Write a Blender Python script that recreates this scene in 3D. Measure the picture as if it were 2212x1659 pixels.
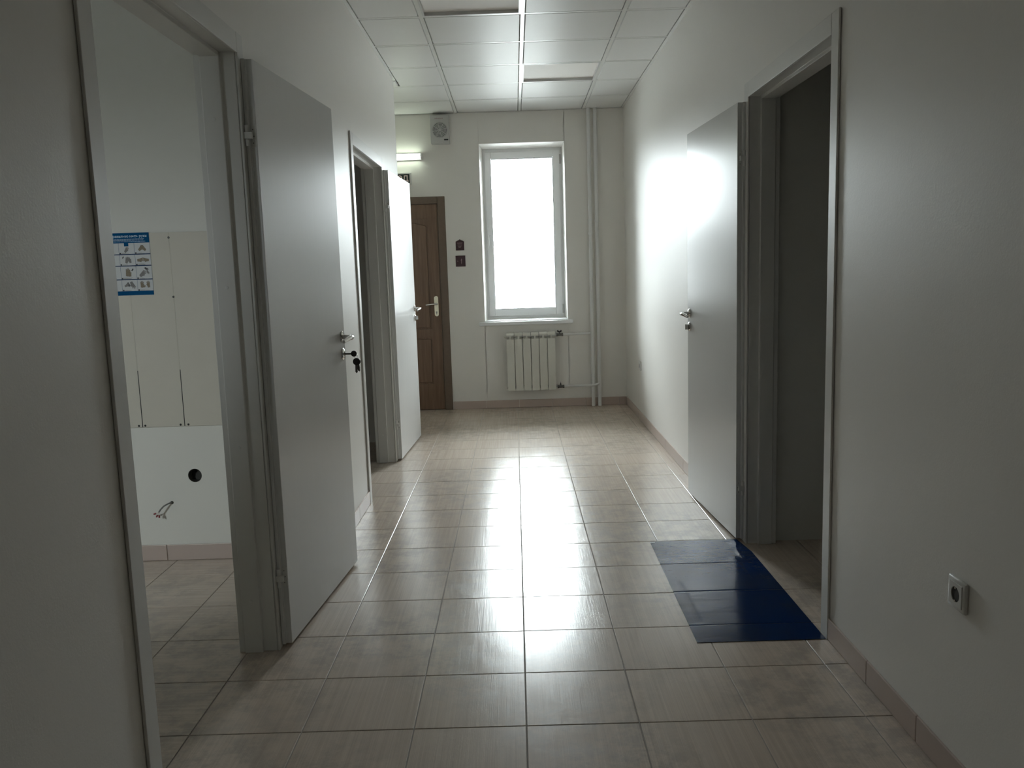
import bpy, bmesh, math, random
from mathutils import Vector, Matrix
random.seed(7)
S = bpy.context.scene
COL = S.collection
for o in list(bpy.data.objects): bpy.data.objects.remove(o)

# ------------------------------------------------------------ camera
PITCH, YAW, ROLL, CAMZ, FPX = .1332, -.0067, .0320, 1.3248, 1797.16
cp, sp, cy, sy, cr, sr = math.cos(PITCH), math.sin(PITCH), math.cos(YAW), math.sin(YAW), math.cos(ROLL), math.sin(ROLL)
fwd = Vector((sy*cp, cy*cp, -sp)); rt = Vector((cy, -sy, 0)); dn = fwd.cross(rt)
right = rt*cr + dn*sr; down = dn*cr - rt*sr
cam = bpy.data.objects.new('camera', bpy.data.cameras.new('camera'))
cam.data.sensor_width = 36; cam.data.lens = 36*FPX/2212; cam.data.clip_start = .02
M = Matrix((right, -down, -fwd)).transposed().to_4x4(); M.translation = (0, 0, CAMZ)
cam.matrix_world = M; COL.objects.link(cam); S.camera = cam

# ------------------------------------------------------------ world, daylight, exposure
SKY = 72.0
w = bpy.data.worlds.new('overcast_sky'); S.world = w; w.use_nodes = True
WN, WL_ = w.node_tree.nodes, w.node_tree.links; bgn = WN['Background']; bgn.inputs['Color'].default_value = (.90, .96, 1, 1)
# standard overcast sky: the zenith three times as bright as the horizon
tc = WN.new('ShaderNodeTexCoord'); sx_ = WN.new('ShaderNodeSeparateXYZ'); mr = WN.new('ShaderNodeMapRange')
mr.inputs[1].default_value = 0; mr.inputs[2].default_value = 1; mr.inputs[3].default_value = SKY/3; mr.inputs[4].default_value = SKY
WL_.new(tc.outputs['Generated'], sx_.inputs[0]); WL_.new(sx_.outputs['Z'], mr.inputs[0]); WL_.new(mr.outputs[0], bgn.inputs['Strength'])
S.view_settings.view_transform = 'Standard'; S.view_settings.look = 'None'
S.view_settings.gamma = 1; S.view_settings.use_curve_mapping = False
S.view_settings.exposure = 0.36
S.cycles.use_denoising = True; S.cycles.denoiser = 'OPENIMAGEDENOISE'; S.cycles.denoising_input_passes = 'RGB_ALBEDO_NORMAL'; S.cycles.denoising_prefilter = 'ACCURATE'
S.cycles.max_bounces = 14; S.cycles.diffuse_bounces = 10; S.cycles.glossy_bounces = 6; S.cycles.transparent_max_bounces = 12
S.cycles.caustics_reflective = True; S.cycles.blur_glossy = .5
S.cycles.sample_clamp_indirect = 7
def portal(name, loc, rot, sx, sz):
    l = bpy.data.lights.new(name, 'AREA'); l.shape = 'RECTANGLE'; l.size = sx; l.size_y = sz; l.cycles.is_portal = True
    o = bpy.data.objects.new(name, l); o.location = loc; o.rotation_euler = rot; COL.objects.link(o)

# ------------------------------------------------------------ dimensions (metres)
XL, XR, YB, H = -.895, 1.078, 8.13, 2.833
WT = .13; TOP = 2.97
TX0, TW, TY0, TD = -.0046, .3325, 2.2966, .3275
CX0, CY0 = .0977, 5.1478
WIN = (-.298, .511, .855, 2.543)          # opening at the wall face
WIN2 = (-.276, .503, .869, 2.533); WY = 8.45
portal('window_portal', (.1135, 8.515, 1.701), (math.radians(-90), 0, 0), .80, 1.69)
LRX = -3.9
LW = (-3.1, -2.6, 1.35, 2.05)              # side-room window high in its near wall (x0,x1,z0,z1)
portal('side_room_portal', ((LW[0]+LW[1])/2, .712, (LW[2]+LW[3])/2), (math.radians(90), 0, 0), LW[1]-LW[0], LW[3]-LW[2])

# ------------------------------------------------------------ materials
def newmat(name):
    m = bpy.data.materials.new(name); m.use_nodes = True
    return m, m.node_tree.nodes, m.node_tree.links, m.node_tree.nodes['Principled BSDF']
def noise(N, L, vec, scale, detail=3, rough=.5):
    n = N.new('ShaderNodeTexNoise'); n.inputs['Scale'].default_value = scale; n.inputs['Detail'].default_value = detail; n.inputs['Roughness'].default_value = rough
    L.new(vec, n.inputs['Vector']); return n.outputs['Fac']
def mapped(N, L, scale, rnd=False):
    g = N.new('ShaderNodeNewGeometry'); mp = N.new('ShaderNodeMapping'); mp.inputs['Scale'].default_value = scale
    L.new(g.outputs['Position'], mp.inputs['Vector'])
    if rnd:
        oi = N.new('ShaderNodeObjectInfo'); ml = N.new('ShaderNodeMath'); ml.operation = 'MULTIPLY'; ml.inputs[1].default_value = 37.
        L.new(oi.outputs['Random'], ml.inputs[0])
        ad = N.new('ShaderNodeVectorMath'); ad.operation = 'ADD'; L.new(mp.outputs[0], ad.inputs[0]); L.new(ml.outputs[0], ad.inputs[1])
        return ad.outputs[0]
    return mp.outputs[0]
def ramp(N, L, fac, stops):
    r = N.new('ShaderNodeValToRGB'); e = r.color_ramp.elements
    while len(e) < len(stops): e.new(.5)
    for i, (p, c) in enumerate(stops):
        e[i].position = p; e[i].color = (c, c, c, 1) if isinstance(c, (int, float)) else (*c, 1)
    L.new(fac, r.inputs[0]); return r.outputs[0]
def mixc(N, L, fac, a, b, mode='MIX'):
    n = N.new('ShaderNodeMix'); n.data_type = 'RGBA'; n.blend_type = mode
    for s, v in ((0, fac), (6, a), (7, b)):
        if hasattr(v, 'is_linked'): L.new(v, n.inputs[s])
        elif isinstance(v, tuple): n.inputs[s].default_value = (*v, 1)
        else: n.inputs[s].default_value = v
    return n.outputs[2]
def bump(N, L, h, strength, dist, bsdf, prev=None):
    b = N.new('ShaderNodeBump'); b.inputs['Strength'].default_value = strength; b.inputs['Distance'].default_value = dist
    L.new(h, b.inputs['Height'])
    if prev is not None: L.new(prev, b.inputs['Normal'])
    L.new(b.outputs[0], bsdf.inputs['Normal']); return b.outputs[0]
def maprange(N, L, v, a, b):
    n = N.new('ShaderNodeMapRange'); n.inputs[3].default_value = a; n.inputs[4].default_value = b; L.new(v, n.inputs[0]); return n.outputs[0]
def plain(name, col, rough=.5, metal=0., var=.04, scale=30, bstr=0., bscale=300, spec=.5):
    m, N, L, P = newmat(name)
    v = mapped(N, L, (1, 1, 1))
    f = noise(N, L, v, scale)
    a = tuple(max(0, c*(1-var)) for c in col); b = tuple(min(1, c*(1+var)) for c in col)
    L.new(mixc(N, L, f, a, b), P.inputs['Base Color'])
    P.inputs['Roughness'].default_value = rough; P.inputs['Metallic'].default_value = metal; P.inputs['Specular IOR Level'].default_value = spec
    if bstr: bump(N, L, noise(N, L, v, bscale, 2), bstr, .001, P)
    return m
def emit(name, col, s):
    m, N, L, P = newmat(name); P.inputs['Base Color'].default_value = (.8, .8, .8, 1)
    P.inputs['Emission Color'].default_value = (*col, 1); P.inputs['Emission Strength'].default_value = s; return m
def wall_paint(name, col, rough, bs):
    m, N, L, P = newmat(name); v = mapped(N, L, (1, 1, 1))
    big = noise(N, L, v, 1.7, 4); fine = noise(N, L, v, 170, 3, .6); mid = noise(N, L, v, 55, 2)
    L.new(mixc(N, L, big, tuple(c*.975 for c in col), tuple(c*1.02 for c in col)), P.inputs['Base Color'])
    L.new(maprange(N, L, mid, rough-.03, rough+.03), P.inputs['Roughness']); P.inputs['Specular IOR Level'].default_value = .27
    b1 = bump(N, L, mid, bs*.5, .002, P); bump(N, L, fine, bs, .0012, P, b1)
    return m
def lacquer(name, col, rough, spec=.36):
    m, N, L, P = newmat(name); v = mapped(N, L, (140, 140, 2.2))
    f = noise(N, L, v, 1, 3); L.new(mixc(N, L, f, tuple(c*.98 for c in col), tuple(min(1, c*1.01) for c in col)), P.inputs['Base Color'])
    L.new(maprange(N, L, f, rough-.04, rough+.04), P.inputs['Roughness'])
    P.inputs['Specular IOR Level'].default_value = spec; bump(N, L, f, .05, .001, P); return m
def tile_mat(name, along):
    m, N, L, P = newmat(name)
    sc = (420, 2.6, 1) if along == 'y' else (2.6, 420, 1); sc2 = (90, 1.2, 1) if along == 'y' else (1.2, 90, 1)
    s1 = noise(N, L, mapped(N, L, sc, True), 1, 3, .6); s2 = noise(N, L, mapped(N, L, sc2, True), 1, 2)
    v = mapped(N, L, (1, 1, 1))
    base = mixc(N, L, ramp(N, L, s2, [(.3, 0), (.7, 1)]), (.57, .475, .395), (.66, .565, .48))
    base = mixc(N, L, ramp(N, L, s1, [(.35, .0), (.65, .28)]), base, (.36, .31, .27))
    oi = N.new('ShaderNodeObjectInfo'); base = mixc(N, L, maprange(N, L, oi.outputs['Random'], 0, .1), base, (.36, .33, .30))
    # dried dirt and mop marks
    mk = ramp(N, L, noise(N, L, v, 1.35, 2), [(.40, 0), (.56, 1)])
    dd = ramp(N, L, noise(N, L, v, 11, 7, .72), [(.44, 0), (.58, 1)])
    dirt = N.new('ShaderNodeMath'); dirt.operation = 'MULTIPLY'; L.new(mk, dirt.inputs[0]); L.new(dd, dirt.inputs[1])
    dk = N.new('ShaderNodeMath'); dk.operation = 'MULTIPLY'; dk.inputs[1].default_value = .4; L.new(dirt.outputs[0], dk.inputs[0])
    base = mixc(N, L, dk.outputs[0], base, (.25, .235, .22))
    L.new(base, P.inputs['Base Color'])
    r = N.new('ShaderNodeMath'); r.operation = 'MULTIPLY_ADD'; r.inputs[1].default_value = .035; L.new(dirt.outputs[0], r.inputs[0]); L.new(maprange(N, L, s1, .15, .24), r.inputs[2])
    L.new(r.outputs[0], P.inputs['Roughness']); P.inputs['Specular IOR Level'].default_value = .5
    b1 = bump(N, L, s1, .3, .0007, P); bump(N, L, noise(N, L, v, 7, 2), .05, .004, P, b1)
    return m
MAT = {}
MAT['wall'] = wall_paint('white_wall_paint', (.805, .788, .752), .41, .24)
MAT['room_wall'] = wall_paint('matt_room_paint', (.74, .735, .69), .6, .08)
MAT['leaf'] = lacquer('white_door_lacquer', (.68, .685, .68), .25)
MAT['frame'] = lacquer('white_frame_lacquer', (.70, .695, .67), .36, .36)
MAT['tile'] = tile_mat('beige_floor_tile', 'y'); MAT['tile_x'] = tile_mat('beige_room_tile', 'x')
MAT['skirt'] = lacquer('skirting_tile', (.50, .41, .365), .3)
MAT['grout'] = plain('grout', (.34, .31, .28), .85, var=.15, scale=60)
MAT['ceil'] = plain('ceiling_panel_paint', (.74, .74, .73), .40, var=.01, scale=8, bstr=.03, bscale=60, spec=.13)
MAT['runner'] = plain('runner_paint', (.70, .70, .68), .35, var=.01)
MAT['slab'] = plain('concrete', (.35, .34, .33), .9, var=.1)
MAT['diffuser'] = plain('lamp_diffuser', (.88, .85, .82), .6, var=.01)
MAT['lampframe'] = plain('lamp_frame', (.6, .6, .6), .35)
MAT['pvc'] = plain('white_pvc', (.86, .87, .88), .28, var=.01)
MAT['gasket'] = plain('grey_gasket', (.10, .10, .11), .6)
MAT['hinge'] = plain('white_hinge', (.66, .66, .64), .35)
MAT['steel'] = plain('chrome', (.62, .61, .59), .13, 1., var=.02)
MAT['brass'] = plain('pale_brass', (.80, .74, .58), .25, .6, var=.03)
MAT['black'] = plain('black_plastic', (.012, .012, .012), .4)
MAT['darkmetal'] = plain('dark_metal', (.16, .155, .15), .4, .8)
MAT['keymetal'] = plain('key_metal', (.13, .12, .11), .35, .9)
MAT['rad'] = plain('radiator_enamel', (.68, .67, .61), .35, var=.01)
MAT['pipe'] = plain('pipe_enamel', (.76, .76, .75), .35, var=.02, bstr=.1, bscale=40)
MAT['plastic'] = plain('white_plastic', (.70, .70, .68), .28, var=.01)
MAT['greyplastic'] = plain('grey_plastic', (.52, .52, .51), .4, var=.01)
MAT['grille'] = plain('grille_shadow', (.17, .17, .17), .6)
MAT['maroon'] = plain('maroon_plate', (.050, .018, .024), .4, var=.1)
MAT['signtext'] = plain('faded_sign_print', (.33, .24, .24), .5, var=.1, scale=200)
MAT['signdark'] = plain('dark_green_face', (.012, .022, .02), .4)
MAT['signletter'] = plain('pale_sign_letter', (.80, .66, .62), .5)
MAT['panel'] = plain('beige_board', (.60, .57, .495), .55, var=.03, scale=12, bstr=.05, bscale=60)
MAT['hole'] = plain('dark_box', (.05, .046, .04), .7, var=.3)
MAT['cable'] = plain('grey_cable', (.20, .20, .19), .5)
MAT['cablewhite'] = plain('white_lead', (.65, .6, .56), .5)
MAT['red'] = plain('red_cap', (.22, .012, .015), .45)
MAT['posterblue'] = plain('poster_blue', (.004, .085, .22), .75, var=.03, spec=.08)
MAT['posternavy'] = plain('poster_navy', (.008, .03, .10), .75, spec=.08)
MAT['paper'] = plain('poster_paper', (.56, .57, .58), .5, var=.02)
MAT['print1'] = plain('print_tan', (.22, .175, .115), .6, var=.35, scale=260)
MAT['print2'] = plain('print_grey', (.20, .19, .185), .6, var=.35, scale=300)
MAT['print3'] = plain('print_dark', (.045, .045, .05), .6)
MAT['printlight'] = plain('print_light', (.50, .66, .78), .5)
MAT['bulb'] = emit('lit_tube', (.86, 1., .80), 9.)
MAT['yard'] = plain('grey_ground', (.42, .42, .41), .9, var=.1, scale=.7)
MAT['skyline_standin'] = plain('skyline_standin_grey', (.22, .22, .22), .9, var=.05, scale=.7)
def wood():
    m, N, L, P = newmat('brown_veneer'); v = mapped(N, L, (45, 45, 2.0)); f = noise(N, L, v, 1, 5, .65)
    g = noise(N, L, mapped(N, L, (160, 160, 4)), 1, 2)
    c = mixc(N, L, ramp(N, L, f, [(.3, 0), (.7, 1)]), (.135, .078, .045), (.215, .135, .085))
    c = mixc(N, L, ramp(N, L, g, [(.5, 0), (.75, .5)]), c, (.09, .05, .03))
    L.new(c, P.inputs['Base Color']); P.inputs['Roughness'].default_value = .42; bump(N, L, g, .1, .0006, P); return m
MAT['wood'] = wood()
MAT['woodframe'] = plain('brown_frame', (.145, .105, .075), .5, var=.12, scale=40)
def film():
    m, N, L, P = newmat('blue_sticky_film'); v = mapped(N, L, (1, 1, 1))
    f = noise(N, L, v, 5.5, 6, .7); d = ramp(N, L, f, [(.36, 0), (.70, .75)]); z = ramp(N, L, noise(N, L, v, 2.6, 2), [(.40, 1), (.62, 0)])
    q = N.new('ShaderNodeMath'); q.operation = 'MULTIPLY'; L.new(d, q.inputs[0]); L.new(z, q.inputs[1])
    L.new(mixc(N, L, q.outputs[0], (.004, .020, .080), (.016, .026, .046)), P.inputs['Base Color'])
    L.new(maprange(N, L, q.outputs[0], .14, .30), P.inputs['Roughness'])
    P.inputs['Specular IOR Level'].default_value = .09
    b = bump(N, L, noise(N, L, mapped(N, L, (1, 2.2, 1)), 14, 4, .6), .13, .004, P); bump(N, L, noise(N, L, v, 70, 2), .08, .001, P, b)
    return m
MAT['film'] = film()
def glass():
    m = bpy.data.materials.new('window_glass'); m.use_nodes = True; N, L = m.node_tree.nodes, m.node_tree.links; N.clear()
    o = N.new('ShaderNodeOutputMaterial'); t = N.new('ShaderNodeBsdfTransparent'); t.inputs[0].default_value = (.95, .97, .96, 1)
    g = N.new('ShaderNodeBsdfGlossy'); g.inputs['Roughness'].default_value = .02; x = N.new('ShaderNodeMixShader')
    fr = N.new('ShaderNodeFresnel'); fr.inputs[0].default_value = 1.45
    L.new(fr.outputs[0], x.inputs[0]); L.new(t.outputs[0], x.inputs[1]); L.new(g.outputs[0], x.inputs[2]); L.new(x.outputs[0], o.inputs[0]); return m
MAT['glass'] = glass()

# ------------------------------------------------------------ geometry helpers
ORG = {}
IDENT = lambda p: Vector(p)
def add_box(bm, a, b, T=IDENT):
    (x0, y0, z0), (x1, y1, z1) = a, b
    v = [bm.verts.new(T((x, y, z))) for x in (x0, x1) for y in (y0, y1) for z in (z0, z1)]
    for f in ((0, 1, 3, 2), (4, 6, 7, 5), (0, 4, 5, 1), (2, 3, 7, 6), (0, 2, 6, 4), (1, 5, 7, 3)): bm.faces.new([v[i] for i in f])
def add_prism(bm, poly, z0, z1, T=IDENT):
    "poly of (p,q) swept along the third coordinate"
    a = [bm.verts.new(T((p, q, z0))) for p, q in poly]; b = [bm.verts.new(T((p, q, z1))) for p, q in poly]
    n = len(poly); bm.faces.new(a[::-1]); bm.faces.new(b)
    for i in range(n): bm.faces.new((a[i], a[(i+1) % n], b[(i+1) % n], b[i]))
def add_tube(bm, pts, r, n=12, caps=True):
    pts = [Vector(p) for p in pts]; rs = r if isinstance(r, (list, tuple)) else [r]*len(pts); rings = []
    up = None
    for i, p in enumerate(pts):
        t = (pts[min(i+1, len(pts)-1)]-pts[max(i-1, 0)]).normalized()
        if up is None: up = Vector((0, 0, 1)) if abs(t.z) < .9 else Vector((1, 0, 0))
        s = t.cross(up).normalized(); u2 = s.cross(t).normalized(); up = u2
        rings.append([bm.verts.new(p+(s*math.cos(2*math.pi*k/n)+u2*math.sin(2*math.pi*k/n))*rs[i]) for k in range(n)])
    for A, B in zip(rings, rings[1:]):
        for k in range(n): bm.faces.new((A[k], A[(k+1) % n], B[(k+1) % n], B[k]))
    if caps: bm.faces.new(rings[0][::-1]); bm.faces.new(rings[-1])
def add_disc_stack(bm, c, axis, prof, n=24):
    "lathe: prof = [(dist along axis, radius)]"
    c = Vector(c); axis = Vector(axis).normalized()
    s = axis.cross(Vector((0, 0, 1)) if abs(axis.z) < .9 else Vector((1, 0, 0))).normalized(); u = axis.cross(s)
    rings = [[bm.verts.new(c+axis*d+(s*math.cos(2*math.pi*k/n)+u*math.sin(2*math.pi*k/n))*r) for k in range(n)] for d, r in prof]
    for A, B in zip(rings, rings[1:]):
        for k in range(n): bm.faces.new((A[k], A[(k+1) % n], B[(k+1) % n], B[k]))
    bm.faces.new(rings[0][::-1]); bm.faces.new(rings[-1])
def BM(): return bmesh.new()
def bevel(bm, w, seg=2, ang=.5):
    bm.normal_update()
    ed = [e for e in bm.edges if len(e.link_faces) == 2 and e.calc_face_angle(0) > ang]
    bmesh.ops.bevel(bm, geom=ed, offset=w, segments=seg, affect='EDGES', profile=.5, clamp_overlap=True)
def obj(name, bm, mat, parent=None, smooth=False, origin=None):
    bmesh.ops.recalc_face_normals(bm, faces=bm.faces)
    me = bpy.data.meshes.new(name)
    if parent is not None: org = ORG[parent.name]
    elif origin is not None: org = Vector(origin)
    else: org = Vector((0, 0, 0))
    bmesh.ops.translate(bm, vec=-org, verts=bm.verts)
    bm.to_mesh(me); bm.free()
    if smooth:
        for p in me.polygons: p.use_smooth = True
        me.set_sharp_from_angle(angle=.6)
    me.materials.append(MAT[mat] if isinstance(mat, str) else mat)
    o = bpy.data.objects.new(name, me); COL.objects.link(o); o.parent = parent
    if parent is None: o.location = org
    ORG[o.name] = org.copy(); return o
def box(name, a, b, mat, parent=None, bev=0., seg=2):
    bm = BM(); add_box(bm, a, b)
    if bev: bevel(bm, bev, seg)
    return obj(name, bm, mat, parent)
def tag(o, label=None, cat=None, group=None, kind=None):
    for k, v in (('label', label), ('category', cat), ('group', group), ('kind', kind)):
        if v: o[k] = v
    return o
def thing(name, loc, label, cat, group=None):
    o = bpy.data.objects.new(name, None); o.empty_display_size = .05; COL.objects.link(o); o.location = loc
    ORG[o.name] = Vector(loc); return tag(o, label, cat, group)
def structure(o, label): return tag(o, label, None, None, 'structure')
def structure_root(name, loc, label):
    o = bpy.data.objects.new(name, None); COL.objects.link(o); o.location = loc; ORG[o.name] = Vector(loc); return structure(o, label)
def copy_tree(o, parent=None, dloc=None):
    c = o.copy(); COL.objects.link(c); c.parent = parent
    if dloc is not None: c.location = Vector(o.location)+Vector(dloc)
    ORG[c.name] = ORG[o.name].copy() if dloc is None else ORG[o.name]+Vector(dloc)
    for ch in o.children: copy_tree(ch, c)
    return c
def text_mesh(body, size, to_world, depth=.0008, bold=0.):
    cu = bpy.data.curves.new('txt', 'FONT'); cu.body = body; cu.size = size; cu.extrude = depth; cu.offset = bold; cu.resolution_u = 3
    ob = bpy.data.objects.new('txt', cu); COL.objects.link(ob)
    dg = bpy.context.evaluated_depsgraph_get(); me = bpy.data.meshes.new_from_object(ob.evaluated_get(dg))
    bpy.data.objects.remove(ob); bm = BM(); bm.from_mesh(me); bpy.data.meshes.remove(me)
    xs = [v.co.x for v in bm.verts]; ys = [v.co.y for v in bm.verts]
    ext = (min(xs), max(xs), min(ys), max(ys))
    for v in bm.verts: v.co = to_world(v.co, ext)
    return bm

# ------------------------------------------------------------ structure: shell
def wall_with_openings(bm, T, a0, a1, ops, thick, zt=TOP):
    "boxes along a, openings (a,b,z0,z1)"
    cur = a0
    for (p, q, z0, z1) in sorted(ops):
        add_box(bm, (cur, 0, 0), (p, thick, zt), T)
        if z0 > 0: add_box(bm, (p, 0, 0), (q, thick, z0), T)
        add_box(bm, (p, 0, z1), (q, thick, zt), T); cur = q
    add_box(bm, (cur, 0, 0), (a1, thick, zt), T)
TL = lambda p: Vector((XL-p[1], p[0], p[2]))       # (a along y, b into the wall, z)
TR = lambda p: Vector((XR+p[1], p[0], p[2]))
D1 = dict(near=1.87, far=2.832); D2 = dict(near=4.825, far=5.838); D3 = dict(near=2.872, far=3.842)
LO = [(d['near']-.035, d['far']+.05, 0, 2.10) for d in (D1, D2)]
bm = BM(); wall_with_openings(bm, TL, -8.5, 6.73, LO, WT)
structure(obj('wall_left', bm, 'wall'), 'white painted corridor wall on the left with two open doorways')
bm = BM(); wall_with_openings(bm, TR, -8.5, YB+.1, [(D3['near']-.035, D3['far']+.05, 0, 2.10)], WT)
structure(obj('wall_right', bm, 'wall'), 'white painted corridor wall on the right with one open doorway')
# back wall, window reveal slightly splayed
BDX0, BDX1, BDZ = -1.545, -.695, 2.02
bm = BM()
TB = lambda p: Vector((p[0], YB+p[1], p[2]))
x0, x1, z0, z1 = WIN; X0, X1, Z0, Z1 = WIN2; d = WY-YB+.08
add_box(bm, (-2.5, 0, 0), (BDX0, d, TOP), TB); add_box(bm, (BDX0, 0, BDZ), (BDX1, d, TOP), TB); add_box(bm, (BDX0, .14, 0), (BDX1, d, BDZ), TB)
add_prism(bm, [(BDX1, 0), (x0, 0), (X0, d), (BDX1, d)], 0, TOP, TB)
add_prism(bm, [(x1, 0), (XR+WT, 0), (XR+WT, d), (X1, d)], 0, TOP, TB)
TBx = lambda p: Vector((p[2], YB+p[0], p[1]))
add_prism(bm, [(0, 0), (d, 0), (d, Z0), (0, z0)], x0-.004, x1+.004, TBx)
add_prism(bm, [(0, z1), (d, Z1), (d, TOP), (0, TOP)], x0-.004, x1+.004, TBx)
structure(obj('wall_back', bm, 'wall'), 'white painted end wall holding the window and brown door')
structure(box('wall_front', (XL-WT, -8.63, 0), (XR+WT, -8.5, TOP), 'wall'), 'plain white wall behind the camera')
structure(box('wall_recess', (-2.63, 6.6, 0), (-2.5, YB+.2, TOP), 'wall'), 'white side wall of the recess by the brown door')
structure(box('wall_recess_near', (LRX, 6.6, 0), (XL-WT, 6.73, TOP), 'wall'), 'white near wall of the recess by the brown door')
# left side room
RY = 3.87; HX, HZ, HR = -1.551, .414, .033; KX, KZ, KR = -1.672, .284, .0085
bm = BM()
def plate_with_hole(bm, xa, xb, za, zb, cx, cz, r, y, depth):
    n = 32
    circ = [(cx+r*math.cos(2*math.pi*k/n), cz+r*math.sin(2*math.pi*k/n)) for k in range(n)]
    sq = []
    for k in range(n):
        c, s = math.cos(2*math.pi*k/n), math.sin(2*math.pi*k/n); m = max(abs(c), abs(s)); c /= m; s /= m
        sq.append((cx+c*((xb-cx) if c > 0 else (cx-xa)), cz+s*((zb-cz) if s > 0 else (cz-za))))
    A = [bm.verts.new((x, y, z)) for x, z in circ]; B = [bm.verts.new((x, y, z)) for x, z in sq]; C = [bm.verts.new((x, y+depth, z)) for x, z in circ]
    for k in range(n):
        j = (k+1) % n; bm.faces.new((A[k], A[j], B[j], B[k])); bm.faces.new((A[k], C[k], C[j], A[j]))
PX0, PX1, PZ0, PZ1 = HX-.05, HX+.05, HZ-.05, HZ+.05
QX0, QX1, QZ0, QZ1 = KX-.02, KX+.02, KZ-.02, KZ+.02
for a, b in (((LRX, RY, 0), (QX0, 4.0, TOP)), ((QX0, RY, 0), (QX1, 4.0, QZ0)), ((QX0, RY, QZ1), (QX1, 4.0, TOP)), ((QX1, RY, 0), (PX0, 4.0, TOP)),
             ((PX0, RY, 0), (PX1, 4.0, PZ0)), ((PX0, RY, PZ1), (PX1, 4.0, TOP)), ((PX1, RY, 0), (XL-WT, 4.0, TOP))): add_box(bm, a, b)
plate_with_hole(bm, PX0, PX1, PZ0, PZ1, HX, HZ, HR, RY, .05); plate_with_hole(bm, QX0, QX1, QZ0, QZ1, KX, KZ, KR, RY, .04)
add_box(bm, (PX0, RY+.06, PZ0), (PX1, 4.0, PZ1)); add_box(bm, (QX0, RY+.05, QZ0), (QX1, 4.0, QZ1))
structure(obj('wall_room_far', bm, 'room_wall'), 'white wall seen through the near left doorway')
TN = lambda p: Vector((p[0], .8-p[1], p[2]))
bm = BM(); wall_with_openings(bm, TN, LRX, XL-WT, [LW], .13)
structure(obj('wall_room_near', bm, 'room_wall'), 'hidden near wall of the left side room with a small window')
structure(box('wall_room_outer', (LRX-.13, .67, 0), (LRX, 6.73, TOP), 'room_wall'), 'hidden outer wall of the left side rooms')
xx0, xx1, zz0, zz1 = LW
bm = BM(); e = .04
for a, b in (((xx0, .70, zz0), (xx0+e, .75, zz1)), ((xx1-e, .70, zz0), (xx1, .75, zz1)), ((xx0+e, .70, zz0), (xx1-e, .75, zz0+e)), ((xx0+e, .70, zz1-e), (xx1-e, .75, zz1))): add_box(bm, a, b)
w2 = structure(obj('window_2', bm, 'pvc'), 'small white window of the left side room outside the view')
box('pane', (xx0+e, .72, zz0+e), (xx1-e, .724, zz1-e), 'glass', w2)
# right side room
structure(box('wall_right_room_far', (XR+WT, RY+.02, 0), (4, RY+.15, TOP), 'room_wall'), 'dark wall inside the right doorway')
structure(box('wall_right_room_near', (XR+WT, 1.2, 0), (4, 1.33, TOP), 'room_wall'), 'hidden near wall of the right side room')
structure(box('wall_right_room_outer', (4, 1.2, 0), (4.13, RY+.15, TOP), 'room_wall'), 'hidden outer wall of the right side room')
structure(box('ground', (-40, -40, -.72), (60, 60, -.6), 'yard'), 'grey open ground outside the windows')
structure(box('wall_skyline_standin', (-60, 32, -.7), (60, 32.4, 3.1), 'skyline_standin'), 'unseen plain wall added outside as a stand-in skyline, dimming the low sky')  # added out of sight so reflections of the lower window turn darker

# ------------------------------------------------------------ ceiling
FOOT = (((XL-WT, -8.63), (4.13, YB+.4)), ((LRX-.13, .67), (XL-WT, 6.6)), ((LRX-.13, 6.6), (XL-WT, YB+.4)))
bm = BM()
for (p, q), (r, t) in FOOT: add_box(bm, (p, q, TOP), (r, t, TOP+.12))
ceil = structure(obj('ceiling', bm, 'slab'), 'suspended ceiling of white square panels in a narrow grid')
RB = .012
rows = [CY0+.6*k for k in range(-13, 6)]
cols = [CX0-.6, CX0, CX0+.6]; RC = [CX0-2.4, CX0-1.8, CX0-1.2]
def zbox(name, a, b, m='runner'): return box(name, a, b, m, ceil)
for x in cols: zbox('main_runner', (x-RB, -2.5, H), (x+RB, YB, H+.03))
for x in RC: zbox('main_runner', (x-RB, 6.73, H), (x+RB, YB, H+.03))
for y in rows:
    xs = ([XL]+cols if y < 6.73 else [-2.5]+RC+cols)+[XR]
    for p, q in zip(xs, xs[1:]): zbox('cross_runner', (p+(RB if p in cols+RC else 0), y-RB, H+.0005), (q-(RB if q in cols+RC else 0), y+RB, H+.03))
for a, b in (((XL, -2.5, H), (XL+.02, 6.73, H+.02)), ((XR-.02, -2.5, H), (XR, YB, H+.02)), ((-2.5, YB-.02, H), (XR, YB, H+.02)), ((-2.5, 6.73, H), (XL, 6.75, H+.02))):
    zbox('wall_angle', a, b)
def ceil_panel(name, sx, sy):
    bm = BM(); g = .004
    def ring(z, i): return [bm.verts.new((x, y, z)) for x, y in ((i, i), (sx-i, i), (sx-i, sy-i), (i, sy-i))]
    A, B, C = ring(H+.0, g+.004), ring(H+.005, g), ring(H+.016, g)
    bm.faces.new(A); bm.faces.new(C)
    for P_, Q_ in ((A, B), (B, C)):
        for k in range(4): bm.faces.new((P_[k], P_[(k+1) % 4], Q_[(k+1) % 4], Q_[k]))
    o = obj(name, bm, 'ceil', ceil); return o
LED = {(1, -1), (2, 2)}      # (column, row index relative to CY0) of the two lamps
spans = [(XL+.02, cols[0]-RB), (cols[0]+RB, cols[1]-RB), (cols[1]+RB, cols[2]-RB), (cols[2]+RB, XR-.02)]
proto = {}
yr = [-2.5]+rows+[YB-.02]
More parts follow.
